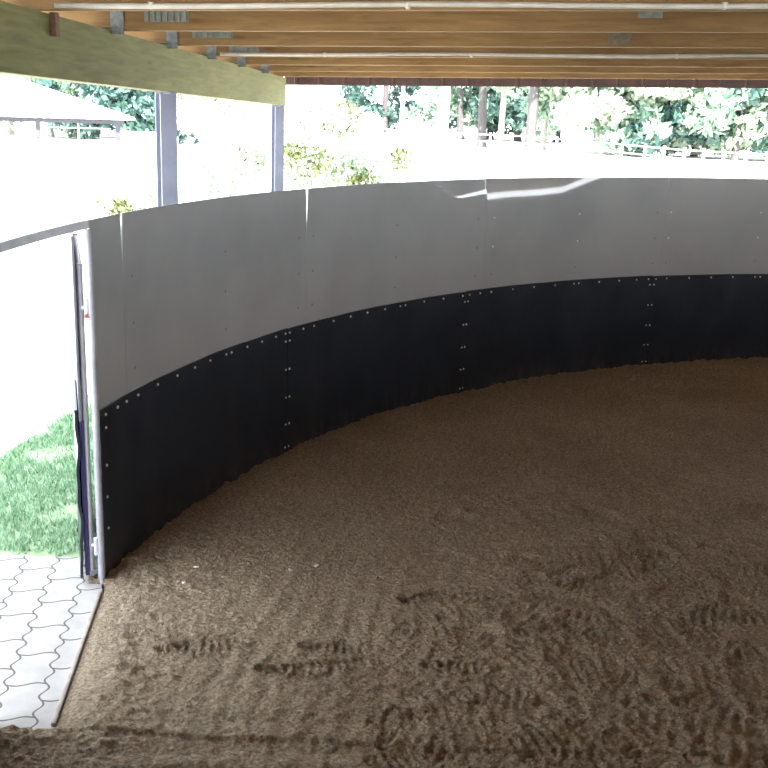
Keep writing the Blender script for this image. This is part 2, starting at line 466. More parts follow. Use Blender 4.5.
# kerb
d = (T1 - T0).normalized(); ang = math.atan2(d.y, d.x)
kb = MB(); kb.box((0, 0, 0), (1.14, .02, .085), bev=.006)
k = kb.build('threshold_kerb', M_kerb)
mid = (T0 + T1) / 2; k.location = (mid.x - .012, mid.y, -.03); k.rotation_euler = (0, 0, ang)
tag(k, 'narrow pale concrete kerb between the pavers and the sand', 'kerb')

# ------------------------------------------------------------------ turf strip
turf = mesh_obj('turf', [(-3.0, 5.08, -.012), (-1.2, 5.08, -.012), (-1.2, 7.2, -.012), (-.6, 9.4, -.012), (-2.1, 9.4, -.012), (-2.42, 7.74, -.012), (-2.62, 6.64, -.012)],
                [(0, 1, 2, 3, 4, 5, 6)], M_soil)
turf['kind'] = 'structure'; turf['label'] = 'strip of soil under the lawn beside the ring'
vs = []; fs = []
rr = random.Random(3); cnt = 0
while cnt < 26000:
    y = rr.uniform(5.05, 9.3); x = rr.uniform(-2.95, -.7)
    left = -3.0 + (y - 5.08) * .24 if y < 6.64 else -2.62 + (y - 6.64) * .18
    left += .06 * math.sin(y * 9) + .05 * math.sin(y * 23)
    if x < left or math.hypot(x - CX, y - CY) < RAD + .12: continue
    if y < 5.12 + .03 * math.sin(x * 30): continue
    if math.sin(x * 7 + 2 * math.sin(y * 4)) + math.sin(y * 6.3) < -1.45 and rr.random() < .8: continue
    h = rr.uniform(.025, .06); a = rr.uniform(0, 6.28); w = rr.uniform(.003, .006); ln = rr.uniform(-.03, .03); lm = rr.uniform(-.03, .03)
    n = len(vs); cx_, sx_ = math.cos(a) * w, math.sin(a) * w
    vs += [(x - cx_, y - sx_, -.012), (x + cx_, y + sx_, -.012), (x + ln, y + lm, -.012 + h)]
    fs.append((n, n + 1, n + 2)); cnt += 1
o = mesh_obj('grass', vs, fs, M_grass); tag(o, 'short mown green grass strip outside the open gate', 'grass', kind='stuff')

# ------------------------------------------------------------------ wall panels
def arc_sheet(name, a0, a1, z0, z1, off, th, mats, disp=None, na=40, nz=20, parent=None, edge=None):
    """curved sheet, inner face at RAD-off; disp(deg, z) pushes it outwards; edge(t, z) shifts the angle near the ends"""
    vs = []; fs = []
    for layer in (0, 1):
        for i in range(na + 1):
            for j in range(nz + 1):
                t = i / na; z = z0 + (z1 - z0) * (j / nz) ** (1 if nz < 22 else .85)
                a = a0 + (a1 - a0) * t
                if edge: a += edge(t, z)
                dd = disp(a, z) if disp else 0
                vs.append(ring(a, RAD - off + dd + layer * th, z))
    S = (na + 1) * (nz + 1); I = lambda i, j, l=0: l * S + i * (nz + 1) + j
    for i in range(na):
        for j in range(nz):
            fs.append((I(i, j), I(i + 1, j), I(i + 1, j + 1), I(i, j + 1)))
            fs.append((I(i, j, 1), I(i, j + 1, 1), I(i + 1, j + 1, 1), I(i + 1, j, 1)))
    for i in range(na):
        for j in (0, nz):
            fs.append((I(i, j), I(i, j, 1), I(i + 1, j, 1), I(i + 1, j)))
    for j in range(nz):
        for i in (0, na):
            fs.append((I(i, j), I(i, j + 1), I(i, j + 1, 1), I(i, j, 1)))
    bm = bmesh.new()
    bmv = [bm.verts.new(v) for v in vs]
    for f_ in fs: bm.faces.new([bmv[i] for i in f_])
    bmesh.ops.recalc_face_normals(bm, faces=bm.faces)
    me = bpy.data.meshes.new(name); bm.to_mesh(me); bm.free()
    for mm in (mats if isinstance(mats, list) else [mats]): me.materials.append(mm)
    me.polygons.foreach_set('use_smooth', [True] * len(me.polygons))
    try: me.set_sharp_from_angle(angle=math.radians(40))
    except Exception: pass
    return link(bpy.data.objects.new(name, me), parent)

def dome_mesh(name, r, h, m_):
    vs = [(0, 0, h)]; fs = []; n = 8
    for lv, (rr_, hh) in enumerate(((.62, .75), (1, .0))):
        for k in range(n): vs.append((r * rr_ * math.cos(k * 6.2832 / n), r * rr_ * math.sin(k * 6.2832 / n), h * hh))
    for k in range(n):
        k2 = (k + 1) % n
        fs.append((0, 1 + k, 1 + k2)); fs.append((1 + k, 1 + n + k, 1 + n + k2, 1 + k2))
    me = bpy.data.meshes.new(name); me.from_pydata(vs, [], fs); me.materials.append(m_)
    me.polygons.foreach_set('use_smooth', [True] * len(me.polygons)); me.update(); return me
BOLT = dome_mesh('bolt', .0085, .008, M_bolt)
SCREW = dome_mesh('screw', .0085, .004, M_screw)
SCREWB = dome_mesh('screw_bright', .009, .005, M_bolt)
def stud(name, me, parent, deg, z, off, dd=0.0):
    o = bpy.data.objects.new(name, me); link(o, parent)
    p = ring(deg, RAD - off + dd, z)
    nrm = (Vector((CX, CY, z)) - p).normalized()
    o.matrix_local = Matrix.Translation(p) @ nrm.to_track_quat('Z', 'Y').to_matrix().to_4x4()
    return o

def wob(a, z):
    return .006 * math.sin(a * .55 + z * 2.0) + .004 * math.sin(a * 1.1 - z * 3 + 1)
def bump_env(a, c, w): return math.exp(-((a - c) / w) ** 2)
def disp_grey(a, z):
    d = wob(a, z) * .5
    # buckled, outward leaning top edge on the panels opposite
    lo = None
    def lerp(pts, x):
        if x >= pts[0][0]: return pts[0][1]
        for (x0, y0), (x1, y1) in zip(pts, pts[1:]):
            if x1 <= x <= x0: return y0 + (y1 - y0) * (x0 - x) / (x0 - x1)
        return pts[-1][1]
    start = lerp([(131.6, 1.60), (126, 1.62), (124, 1.63), (122.6, 1.70), (121.2, 1.77), (120.2, 1.80), (119.5, 1.86)], a) if a < 131.55 else 9
    if z > start:
        t = z - start
        d += .010 * t + .45 * t * t
    # crease in the sheet beside it
    if 131.6 < a < 138.5:
        zc = lerp([(138.5, 1.86), (137.3, 1.815), (134.5, 1.672), (131.6, 1.712)], a)
        t = z - zc
        if t > 0: d += min(.11 * t, .0035) * min(1, (138.5 - a) / 2) 
    return d
def gap_edges(s0, s1):
    """sheets stand slightly apart towards the top: s0/s1 = widths (deg) at the two ends"""
    def e(t, z):
        k = max(0, (z - 1.55) / .28) ** 1.2
        if t < .02: return -s0 * k - (.006 if s0 < .05 else .012)
        if t > .98: return s1 * k + (.006 if s1 < .05 else .012)
        return 0
    return e

GA = [169.95, 167.23, 149.77, 131.5, 113.5, 95.5]
glabels = ['narrow grey wall sheet strip beside the open gate',
           'grey wall sheet between two seams with light showing through, below the nearer steel post',
           'grey wall sheet with a faint crease at its top corner, below the farther steel post',
           'grey wall sheet with bright wavy reflections along its buckled top edge',
           'pale grey wall sheet at the end of the row farthest from the gate']
for i in range(5):
    a0, a1 = GA[i], GA[i + 1]
    root = empty('grey_wall_panel', ring((a0 + a1) / 2, RAD, .86))
    tag(root, glabels[i], 'wall panel', 'grey sheets along the ring wall')
    T = Matrix.Translation(-Vector(root.location))
    s0 = [0, .10, .10, .01, .01][i]; s1 = [.10, .10, .01, .01, 0][i]
    p = arc_sheet('sheet', a0, a1, .86, ZT, 0, .008, M_grey, disp_grey, na=[10, 50, 50, 90, 50][i], nz=64 if i in (2, 3) else 30, parent=root, edge=gap_edges(s0, s1))
    p.matrix_parent_inverse = T
    cols = [[168.9], [166.45, 157.65, 150.5], [149.05, 140.6, 132.3], [130.66, 122.03, 114.3], [112.95, 104.43, 96.3]][i]
    for ci, a in enumerate(cols):
        if i == 0: continue
        for z in (1.505, 1.26, 1.02):
            br = (i >= 3 and z > 1.1 and ci < 2)
            s = stud('screw', SCREWB if br else SCREW, root, a, z, .0, disp_grey(a, z) - .001)
            s.matrix_parent_inverse = T

BA = [169.95, 151.66, 133.23, 114.23, 95.5]
btop = [[169.49, 168.39, 167.46, 166.37, 164.48, 162.72, 160.97, 159.36, 157.84, 157.32, 155.79, 154.29, 152.84, 151.85],
        [151.47, 150.09, 149.03, 147.08, 145.23, 143.48, 141.72, 140.13, 139.6, 137.58, 135.61, 133.65],
        [132.9, 131.78, 130.64, 128.37, 126.21, 124.05, 122.11, 121.6, 119.58, 117.56, 115.76, 114.58],
        [113.88, 112.8, 110.64, 108.49, 106.38, 104.29, 103.82, 101.7, 99.8, 97.9, 96.2]]
blabels = ['black rubber kick mat nearest the open gate, its cut edge wavy',
           'black rubber kick mat, second along from the gate, between two bolted seams',
           'black rubber kick mat, third along from the gate, between two bolted seams',
           'black rubber kick mat farthest from the gate, beyond the last bolted seam']
for i in range(4):
    a0, a1 = BA[i], BA[i + 1]
    root = empty('rubber_kick_mat', ring((a0 + a1) / 2, RAD, 0))
    tag(root, blabels[i], 'kick mat', 'black rubber mats along the ring wall')
    T = Matrix.Translation(-Vector(root.location))
    offs = .012 + (.004 if i % 2 else 0)
    dm = lambda a, z: .004 * math.sin(a * .9 + i) * math.sin(z * 5) + .002 * math.sin(a * 2.3)
    ed = (lambda t, z: (.10 * math.sin(z * 17) * .35 + .03 * math.sin(z * 41)) if t < .001 else 0) if i == 0 else None
    p = arc_sheet('mat_sheet', a0, a1 - .02, -.10, ZS - .004 * (i % 2), offs, .010, M_black, dm, na=50, nz=21 if i else 40, parent=root, edge=ed)
    p.matrix_parent_inverse = T
    pts = [(a, .868) for a in btop[i]]
    zz = (.813, .614, .415, .219, .05)
    if i > 0: pts += [(a0 - .17 - (.03 if z > .8 else 0), z) for z in zz]
    pts += [(a1 + .17, z) for z in zz] if i < 3 else []
    if i == 0: pts += [(169.5, z) for z in (.80, .60, .43, .26)]
    for a, z in pts:
        s = stud('bolt', BOLT, root, a, z, offs, dm(a, z) - .001); s.matrix_parent_inverse = T

# the remaining, unseen run of the ring
def struct_wall(name, a0, a1, lab):
    o1 = arc_sheet(name, a0, a1, -.1, ZT, 0, .01, [M_grey, M_black], None, na=int(abs(a1 - a0) / 2), nz=2)
    me = o1.data
    for v in me.vertices:
        if abs(v.co.z - (ZT - .1) / 2) < .05: v.co.z = ZS
    for p_ in me.polygons:
        if p_.center.z < .8: p_.material_index = 1
    o1['kind'] = 'structure'; o1['label'] = lab
struct_wall('wall_left', 180.75, 250, 'near run of the ring wall past the gate opening')
struct_wall('wall_right', 95.45, -110, 'rest of the grey and black ring wall')

# top rail of the ring
rb = MB()
def rail_profile(a0, a1, z, r, w, h, n):
    vs = []; fs = []
    for k in range(n + 1):
        a = a0 + (a1 - a0) * k / n
        for dr, dz in ((-w / 2, -h / 2), (w / 2, -h / 2), (w / 2, h / 2), (-w / 2, h / 2)):
            vs.append(ring(a, r + dr, z + dz))
    for k in range(n):
        for q in range(4):
            q2 = (q + 1) % 4; fs.append((k * 4 + q, k * 4 + q2, k * 4 + 4 + q2, k * 4 + 4 + q))
    fs.append((0, 1, 2, 3)); fs.append((n * 4 + 3, n * 4 + 2, n * 4 + 1, n * 4))
    rb.add(vs, fs)
rail_profile(169.9, 196, 1.812, RAD + .03, .045, .04, 40)
o = rb.build('lintel_rail', M_galv, loc=ring(175, RAD, 1.81))
tag(o, 'slim curved grey steel rail spanning the top of the gate opening', 'rail')

# ------------------------------------------------------------------ gate post and gate leaf
hp = ring(170.25, RAD - .008)
pb = MB()
pb.tube([hp + Vector((0, 0, -.05)), hp + Vector((0, 0, 1.792))], .018, seg=16)
post = empty('gate_post', (hp.x, hp.y, 0)); tag(post, 'pale round steel post at the edge of the ring wall', 'post')
pp = pb.build('tube', M_tube, post, smooth=False); pp.matrix_parent_inverse = Matrix.Translation(-Vector((hp.x, hp.y, 0)))
gate = empty('ring_gate', (hp.x, hp.y, 0)); tag(gate, 'open gate leaf seen edge-on beyond the pale post, steel frame with black rubber', 'gate')
TG = Matrix.Translation(-Vector((hp.x, hp.y, 0)))
v = Vector((hp.x, hp.y, 0)).normalized(); l_ = Vector((-v.y, v.x, 0))
v = (v * math.cos(.022) + l_ * math.sin(.022)); l_ = Vector((-v.y, v.x, 0))
def gp(a, b, z): return Vector((hp.x, hp.y, 0)) + v * a + l_ * b + Vector((0, 0, z))
fb = MB()
L_ = 1.14
for a in (.03, L_): fb.tube([gp(a, .048, .06), gp(a, .048, 1.63)], .016, seg=12)
for z in (.08, .85, 1.61): fb.tube([gp(.03, .048, z), gp(L_, .048, z)], .015, seg=12)
o = fb.build('frame', M_tube, gate); o.matrix_parent_inverse = TG
Rg = Matrix.Rotation(math.atan2(v.y, v.x), 3, 'Z')
gb = MB(); gb.box(gp(L_ / 2 + .02, .073, 1.31), (L_ + .04, .012, .90), Rg, bev=.002)
o = gb.build('grey_sheet', M_gsheet_shade, gate); o.matrix_parent_inverse = TG
# rubber mat with a wavy near edge
vs = []; fs = []; nz = 30
for k in range(nz + 1):
    z = .03 + (.92 - .03) * k / nz
    w = .005 * math.sin(z * 15) + .003 * math.sin(z * 33)
    for a, b in ((.0, .084), (L_ + .03, .084), (L_ + .03, .098), (.0, .098)):
        vs.append(gp(a, b + w, z))
for k in range(nz):
    for q in range(4):
        q2 = (q + 1) % 4; fs.append((k * 4 + q, k * 4 + q2, k * 4 + 4 + q2, k * 4 + 4 + q))
fs += [(3, 2, 1, 0), tuple(nz * 4 + q for q in range(4))]
o = mesh_obj('rubber_mat', vs, fs, M_black, gate); o.matrix_parent_inverse = TG
nb = MB(); nb.box(gp(L_ / 2 + .01, .069, .45), (L_, .02, .82), Rg)
M_navy_shade = noise_mat('blue_shade', [(.3, (.012, .012, .07)), (.7, (.022, .022, .11))], scale=6, rough=.5)  # navy puts the blue shade on the leaf's back into the colour
o = nb.build('shaded_back', M_navy_shade, gate); o.matrix_parent_inverse = TG
for z in (.20, 1.42):
    hb = MB()
    hb.tube([gp(-.004, .0, z), gp(.026, .046, z)], .011, seg=10)
    hb.tube([gp(.0, .02, z - .045), gp(.0, .02, z + .045)], .014, seg=10)
    o = hb.build('hinge', M_galv, gate); o.matrix_parent_inverse = TG
lb = MB(); lb.box(gp(-.012, .026, 1.385), (.02, .014, .02), Rg, bev=.004)
o = lb.build('latch_knob', M_red, gate); o.matrix_parent_inverse = TG

# ------------------------------------------------------------------ roof: beam, joists, pipes, deck
A = Vector((-1.7, 4.6, 0)); B = Vector((-1.15, 12.0, 0))
u = (B - A).normalized(); nrm = Vector((u.y, -u.x, 0)); yaw = math.atan2(u.y, u.x)
def zj(p): return 2.80 - .020 * (p.y - 5.5) + .026 * p.x
# beam, length along local X
def beam_pt(s, off=0): return A + u * s + nrm * off
s0, s1 = -14.6, 7.02
def bz_top(s): p = beam_pt(s); return zj(p) - .002
def bz_bot(s): return 2.478 - .0178 * s
beam = empty('roof_beam', beam_pt(2.3, -.07) + Vector((0, 0, 2.43)), yaw)
tag(beam, 'big green-stained timber beam running over the two steel posts', 'beam')
vs = []; n = 24
for k in range(n + 1):
    s = s0 + (s1 - s0) * k / n
    for off, zz in ((0, bz_bot(s)), (0, bz_top(s)), (-.14, bz_top(s)), (-.14, bz_bot(s))):
        vs.append((s - 2.3, -off - .07, zz - 2.43))
fs = []
for k in range(n):
    for q in range(4):
        q2 = (q + 1) % 4; fs.append((k * 4 + q, k * 4 + 4 + q, k * 4 + 4 + q2, k * 4 + q2))
fs += [(0, 1, 2, 3), (n * 4 + 3, n * 4 + 2, n * 4 + 1, n * 4)]
# local frame: X along u, local Y = left of u ; nrm is right of u -> local y = -off
o = mesh_obj('timber', vs, fs, M_beam, beam)
TB = (Matrix.Translation(beam.location) @ Matrix.Rotation(yaw, 4, 'Z')).inverted()
Ru = Matrix.Rotation(yaw, 3, 'Z')
bb = MB(); c0 = beam_pt(.60, .016)
bb.box(c0 + Vector((0, 0, 2.715)), (.05, .03, .11), Ru, bev=.004)
o = bb.build('bracket', M_rust, beam); o.matrix_parent_inverse = TB

js = [.45, 1.5, 2.58, 3.65, 4.7, 5.75, 6.85]
jl = ['brown roof joist nearest the camera with the pale pipe along its lower edge',
      'roof joist with the biggest ribbed metal plate, just behind the nearer pale pipe',
      'roof joist with a small stained plate mark, third from the front',
      'roof joist with the farther pale pipe along its lower edge',
      'roof joist just behind the farther pale pipe',
      'roof joist second from the open back edge of the roof',
      'roof joist at the back edge of the roof, beside the dark ribbed fascia']
JL0, JL1 = -.42, 23.8  # right end carried on unseen with the roof lengthened to dim the ring
slope = .026
def joist_at(s, x, dy=0, dz=0):
    """point on joist row: x metres to the right of the beam face, dy toward the camera, dz above the underside"""
    p = beam_pt(s) + nrm * x - u * dy
    p.z = zj(beam_pt(s) + nrm * x) + dz
    return p
ryaw = math.atan2(nrm.y, nrm.x)
zslope = (zj(beam_pt(0) + nrm) - zj(beam_pt(0)))
Rj = Matrix.Rotation(ryaw, 3, 'Z') @ Matrix.Rotation(-math.atan(zslope), 3, 'Y')
def plate(s, x, w, h, z, parent, T, m_, ribs=True):
    mb = MB(); c = joist_at(s, x, .032, z)
    mb.box(c, (w, .003, h), Rj)
    if ribs:
        nr = int(w / .034)
        for k in range(nr):
            mb.box(c + Rj @ Vector((-w / 2 + (k + .5) * w / nr, -.006, 0)), (.013, .009, h * .96), Rj)
    o = mb.build('nail_plate', m_, parent); o.matrix_parent_inverse = T
for i, s in enumerate(js):
    c = joist_at(s, 0)
    root = empty('roof_joist', c); tag(root, jl[i], 'joist', 'roof joists')
    T = Matrix.Translation(-c)
    o = mesh_obj('timber', [], [], M_joist, root)
    mb = MB(); mb.box(Vector(((JL0 + JL1) / 2, 0, .10)), (JL1 - JL0, .06, .20), bev=.004)
    o2 = mb.build('timber', M_joist, root); bpy.data.objects.remove(o)
    o2.name = 'timber'
    o2.matrix_local = Matrix.Rotation(ryaw, 4, 'Z') @ Matrix.Rotation(-math.atan(zslope), 4, 'Y')
    # shift the grain so that no two timbers match
    if i >= 1 and i <= 5:
        hb = MB(); c2 = joist_at(s, .03, .036, .055)
        hb.box(c2, (.075, .004, .15), Rj)
        hb.box(joist_at(s, -.01, .052, .018), (.085, .036, .004), Rj)
        for q in range(3): hb.box(joist_at(s, .012 + .02 * q, .04, .03 + .03 * q), (.007, .005, .007), Rj)
        o = hb.build('joist_bracket', M_zinc, root); o.matrix_parent_inverse = T
    if i == 1:
        plate(s, .31, .25, .095, .093, root, T, M_plate)
        plate(s, 2.95, .13, .06, .10, root, T, M_plate, False)
    if i == 2:
        plate(s, .30, .27, .09, .093, root, T, M_plate)
        plate(s, 2.94, .14, .07, .05, root, T, M_stain, False)
    if i == 3: plate(s, .28, .235, .075, .06, root, T, M_plate)

def pipe(s, lab, spots):
    root = empty('water_pipe', joist_at(s, 0, .05)); tag(root, lab, 'pipe', 'pale pipes under the roof')
    T = Matrix.Translation(-Vector(root.location))
    mb = MB(); mb.tube([joist_at(s, x, .047,   .019 - .004 * math.sin(x * 2.6)) for x in np.linspace(.10, 12, 60)], .0125, seg=12)
    o = mb.build('tube', M_pipe, root, smooth=True); o.matrix_parent_inverse = T
    for x in spots:
        nb_ = MB(); p = joist_at(s, x, .047, .019)
        nb_.tube([p + Vector((0, 0, .012)), p + Vector((0, 0, -.012)), p + Vector((0, 0, -.018))], [.0145, .013, .006], seg=10)
        nb_.build('nozzle', M_pipe, o)
pipe(.45, 'pale pipe along the nearest joist at the top of the picture', [.55, 1.72, 3.1])
pipe(3.65, 'thinner looking pale pipe along the joist halfway back', [.9, 2.0, 3.5, 4.3])

# roof deck and back edge
dk = MB(); vs = []
for s, x in ((-15, -.5), (-15, 24), (7.35, 24), (7.35, -.5)):  # right and rear ends lengthened out of view to dim the ring
    for dz in (.20, .235): vs.append(joist_at(s, x, 0, dz))
dk.add(vs, [(0, 2, 4, 6), (7, 5, 3, 1), (0, 1, 3, 2), (2, 3, 5, 4), (4, 5, 7, 6), (6, 7, 1, 0)])
o = dk.build('ceiling', M_deck); o['kind'] = 'structure'; o['label'] = 'boarded underside of the open riding ring roof'
fa = empty('roof_fascia', joist_at(7.2, 0)); tag(fa, 'dark red-brown ribbed sheet along the back edge of the roof', 'fascia')
TF = Matrix.Translation(-Vector(fa.location))
mb = MB(); nx_ = 14.6
prof = []
vs = []; fs = []
k = 0; x = -.06
pts = []
while x < 23.6:
    for dx, dd in ((0, 0), (.10, 0), (.115, .018), (.135, .018), (.15, 0)): pts.append((x + dx, dd))
    x += .27
for xx, dd in pts:
    for z in (-.07, .22): vs.append(joist_at(7.28, xx, dd, z))
for k in range(len(pts) - 1): fs.append((k * 2, k * 2 + 2, k * 2 + 3, k * 2 + 1))
mb.add(vs, fs)
o = mb.build('sheet', M_fascia, fa); o.matrix_parent_inverse = TF

# steel posts (H section) under the beam
def h_post(s, w, lab):
    p = beam_pt(s, -.07)
    root = empty('steel_post', (p.x, p.y, -.03), yaw); tag(root, lab, 'post', 'steel posts under the roof beam')
    h = bz_bot(s) + .03
    t = .012
    mb = MB(); mb.box((0, w / 2 - t / 2, h / 2), (w, t, h)); mb.box((0, -w / 2 + t / 2, h / 2), (w, t, h)); mb.box((0, 0, h / 2), (t, w - 2 * t, h))
    R90 = Matrix.Rotation(math.pi / 2 - .10, 4, 'Z')
    o = mb.build('column', M_post, root); o.matrix_local = Matrix.Rotation(math.radians(125), 4, 'Z')
    cb = MB(); cb.box((0, 0, h - .006), (w + .02, w - .01, .012)); cb.build('cap_plate', M_post, root)
    bb_ = MB(); bb_.box((0, 0, .006), (w + .08, w + .08, .012)); bb_.build('base_plate', M_post, root)
h_post(2.72, .115, 'nearer and wider of the two blue-grey steel posts')
h_post(6.93, .105, 'blue-grey steel post under the far end of the beam')

# ------------------------------------------------------------------ background
def leaves(mb, centers, n, size, rr, spread, mats=(0,), flat=.0):
    tot = sum(c[3] ** 2 for c in centers)
    for (x, y, z, R, mi) in centers:
        for k in range(int(n * R * R / tot)):
            d = Vector((rr.gauss(0, 1), rr.gauss(0, 1), rr.gauss(0, 1))).normalized() * R * (rr.random() ** .4)
            p = Vector((x, y, z)) + Vector((d.x, d.y, d.z * .75))
            a = Vector((rr.gauss(0, 1), rr.gauss(0, 1), rr.gauss(0, 1))).normalized()
            b = a.cross(Vector((rr.gauss(0, 1), rr.gauss(0, 1), rr.gauss(0, 1)))).normalized()
            s = size * rr.uniform(.6, 1.3)
            mb.add([p - a * s, p - b * s * .45, p + a * s, p + b * s * .45], [(0, 1, 2, 3)], mi)
def tree(base, rtr, h, zb, R, mats, bark, lab, cat, seed, n=2200, size=.34, nclump=16, group=None, name='tree'):
    rr = random.Random(seed)
    root = empty(name, base); tag(root, lab, cat, group)
    tb = MB()
    top = Vector((rr.uniform(-.3, .3), rr.uniform(-.3, .3), h * .8))
    mid_ = Vector((rr.uniform(-.15, .15), 0, h * .4))
    tb.tube([(0, 0, -.1), (0, 0, .3), mid_, top], [rtr * 1.35, rtr, rtr * .8, rtr * .25], seg=10)
    cs = []
    for k in range(nclump):
        a = rr.uniform(0, 6.28); q = R * math.sqrt(rr.random()) * .85; z = zb + (h - zb) * rr.random()
        q *= 1 - .55 * max(0, (z - zb) / (h - zb) - .55)
        cs.append((q * math.cos(a), q * math.sin(a), z + .3, R * rr.uniform(.22, .42), rr.choices(range(len(mats)), [5, 3, 2][:len(mats)])[0]))
        if k % 3 == 0: tb.tube([mid_ + (top - mid_) * rr.uniform(0, .8), Vector(cs[-1][:3])], [rtr * .3, rtr * .08], seg=6)
    tb.build('trunk', bark, root)
    lb = MB(); leaves(lb, cs, n, size, rr, R); lb.build('crown', mats, root)
    return root
TG_ = 'trees beyond the far fence'
front = [  # px, depth, trunk radius, height, crown base, crown radius, mats, bark, label
    (402, 74, .16, 10, 4.2, 3.2, [M_leaf_mid, M_leaf_pale], M_bark_pale, 'slim tree left of the thick white trunk, foliage just under the roof edge'),
    (443, 66, .42, 11, 3.3, 2.6, [M_leaf_pale, M_leaf_mid], M_bark_pale, 'tree with the thickest pale trunk, left of the dark gap in the wood'),
    (484, 68, .30, 11, 3.3, 2.4, [M_leaf_pale, M_leaf_mid], M_bark, 'pale trunked tree at the right edge of the dark gap'),
    (503, 70, .22, 11, 3.3, 2.4, [M_leaf_pale, M_leaf_mid], M_bark_pale, 'slender pale tree between the dark gap and the grey trunk'),
    (533, 64, .34, 12, 3.3, 2.8, [M_leaf_pale, M_leaf_mid], M_bark, 'tree with the stout grey trunk in the middle of the wood'),
    (546, 67, .20, 11, 3.6, 2.4, [M_leaf_pale, M_leaf_mid], M_bark_pale, 'pale thin tree just right of the stout grey trunk'),
    (578, 64, .18, 9, 1.6, 3.0, [M_leaf_mid, M_leaf_pale], M_bark_pale, 'low branching light green tree right of the trunks'),
    (618, 66, .20, 7, .5, 3.8, [M_leaf_pale, M_leaf_mid], M_bark_pale, 'bright bushy tree, first of the two pale ones above the right-hand wall'),
    (655, 64, .20, 7, .5, 3.6, [M_leaf_pale, M_leaf_mid, M_leaf_dark], M_bark_pale, 'bright bushy tree, second of the two pale ones above the right-hand wall'),
    (700, 66, .20, 7, .5, 3.6, [M_leaf_pale, M_leaf_mid, M_leaf_dark], M_bark, 'pale leafy tree behind the fence rails'),
    (742, 62, .20, 7, .5, 3.6, [M_leaf_pale, M_leaf_mid, M_leaf_dark], M_bark, 'pale leafy tree right of the fence rails, last in view'),
    (790, 64, .20, 7, .5, 3.6, [M_leaf_mid, M_leaf_pale], M_bark, 'tree cut by the right edge of the picture'),
]
for k, (px, D, rt_, h, zb, R, ms, bk, lab) in enumerate(front):
    tree(bearing(px, D), rt_, h, zb, R, ms, bk, lab, 'tree', 100 + k, n=5200 if px > 570 else 2600, nclump=34 if px > 570 else 18, group=TG_)
back = [(385, 92, 'dark tree farthest back left of the thick white trunk'), (462, 84, 'dark conifer-like tree filling the gap behind the thick white trunk'),
        (492, 88, 'dark tree behind the slender pale trunks'), (520, 84, 'dark tree behind the stout grey trunk'), (560, 86, 'dark tree behind the low branching light tree'),
        (600, 84, 'dark tree behind the first bright bushy tree'), (640, 86, 'dark tree between the two bright bushy trees'), (682, 84, 'dark tree behind the fence rails'),
        (722, 86, 'dark tree between the last pale leafy trees'), (765, 84, 'dark tree at the right edge of the picture')]
for k, (px, D, lab) in enumerate(back):
    tree(bearing(px, D), .3, 11, .8, 4.2, [M_leaf_dark, M_leaf_mid] if k % 2 else [M_leaf_dark], M_bark, lab, 'tree', 200 + k, n=4200, size=.34, nclump=26, group='dark trees at the back')
left = [(8, 62, 'tree behind the pale roof, farthest from the posts', [M_leaf_mid, M_leaf_pale], M_bark_pale), (48, 60, 'tree behind the ridge of the pale roof', [M_leaf_mid, M_leaf_pale], M_bark_pale),
        (88, 58, 'leafy tree behind the sloping end of the pale roof', [M_leaf_mid, M_leaf_dark], M_bark), (122, 56, 'dark leafy tree at the corner of the pale roof', [M_leaf_dark, M_leaf_mid], M_bark),
        (146, 50, 'tree with a pale straight trunk beside the nearer steel post', [M_leaf_dark, M_leaf_mid], M_bark_pale),
        (200, 58, 'tree just right of the nearer steel post', [M_leaf_mid, M_leaf_pale], M_bark_pale)]
for k, (px, D, lab, ms, bk) in enumerate(left):
    tree(bearing(px, D), .24, 6.5, (.2 if k in (2, 3, 4) else .8), 3.0, ms, bk, lab, 'tree', 300 + k, n=4200, size=.28, nclump=36, group='trees behind the pale roof')
# shrubs nearer the ring
shr = [(122, 15, .50, 1.05, [M_leaf_lime, M_leaf_pale], 'small yellow-green shrub peeping over the wall left of the nearer post'),
       (143, 15.5, .34, .98, [M_leaf_lime, M_leaf_pale], 'smallest yellow-green shrub tip beside the nearer post'),
       (228, 27, 1.7, 2.9, [M_leaf_pale, M_leaf_lime], 'big pale bush between the two steel posts'),
       (318, 26, 1.5, 2.6, [M_leaf_pale, M_leaf_lime], 'big pale bush just right of the farther steel post'),
       (372, 27, 1.4, 2.1, [M_leaf_pale, M_leaf_lime], 'lower pale bush right of the bigger one')]
for k, (px, D, R, h, ms, lab) in enumerate(shr):
    rr = random.Random(400 + k); base = bearing(px, D)
    root = empty('shrub', base); tag(root, lab, 'shrub', 'sunlit shrubs outside the ring')
    tb = MB(); cs = []
    for q in range(22):
        a = rr.uniform(0, 6.28); d_ = R * math.sqrt(rr.random()) * .85; z = h * rr.uniform(.1, .9)
        cs.append((d_ * math.cos(a), d_ * math.sin(a), z, R * rr.uniform(.25, .42), rr.choices((0, 1), (7, 1) if D > 20 else (5, 1))[0]))
        tb.tube([(0, 0, -.05), (d_ * .4 * math.cos(a), d_ * .4 * math.sin(a), z * .5), cs[-1][:3]], [.03, .02, .008], seg=6)
    tb.build('stems', M_bark_pale, root)
    lb = MB(); leaves(lb, cs, 5200 if D > 20 else 1500, .085 if D > 20 else .045, rr, R); lb.build('foliage', ms, root)

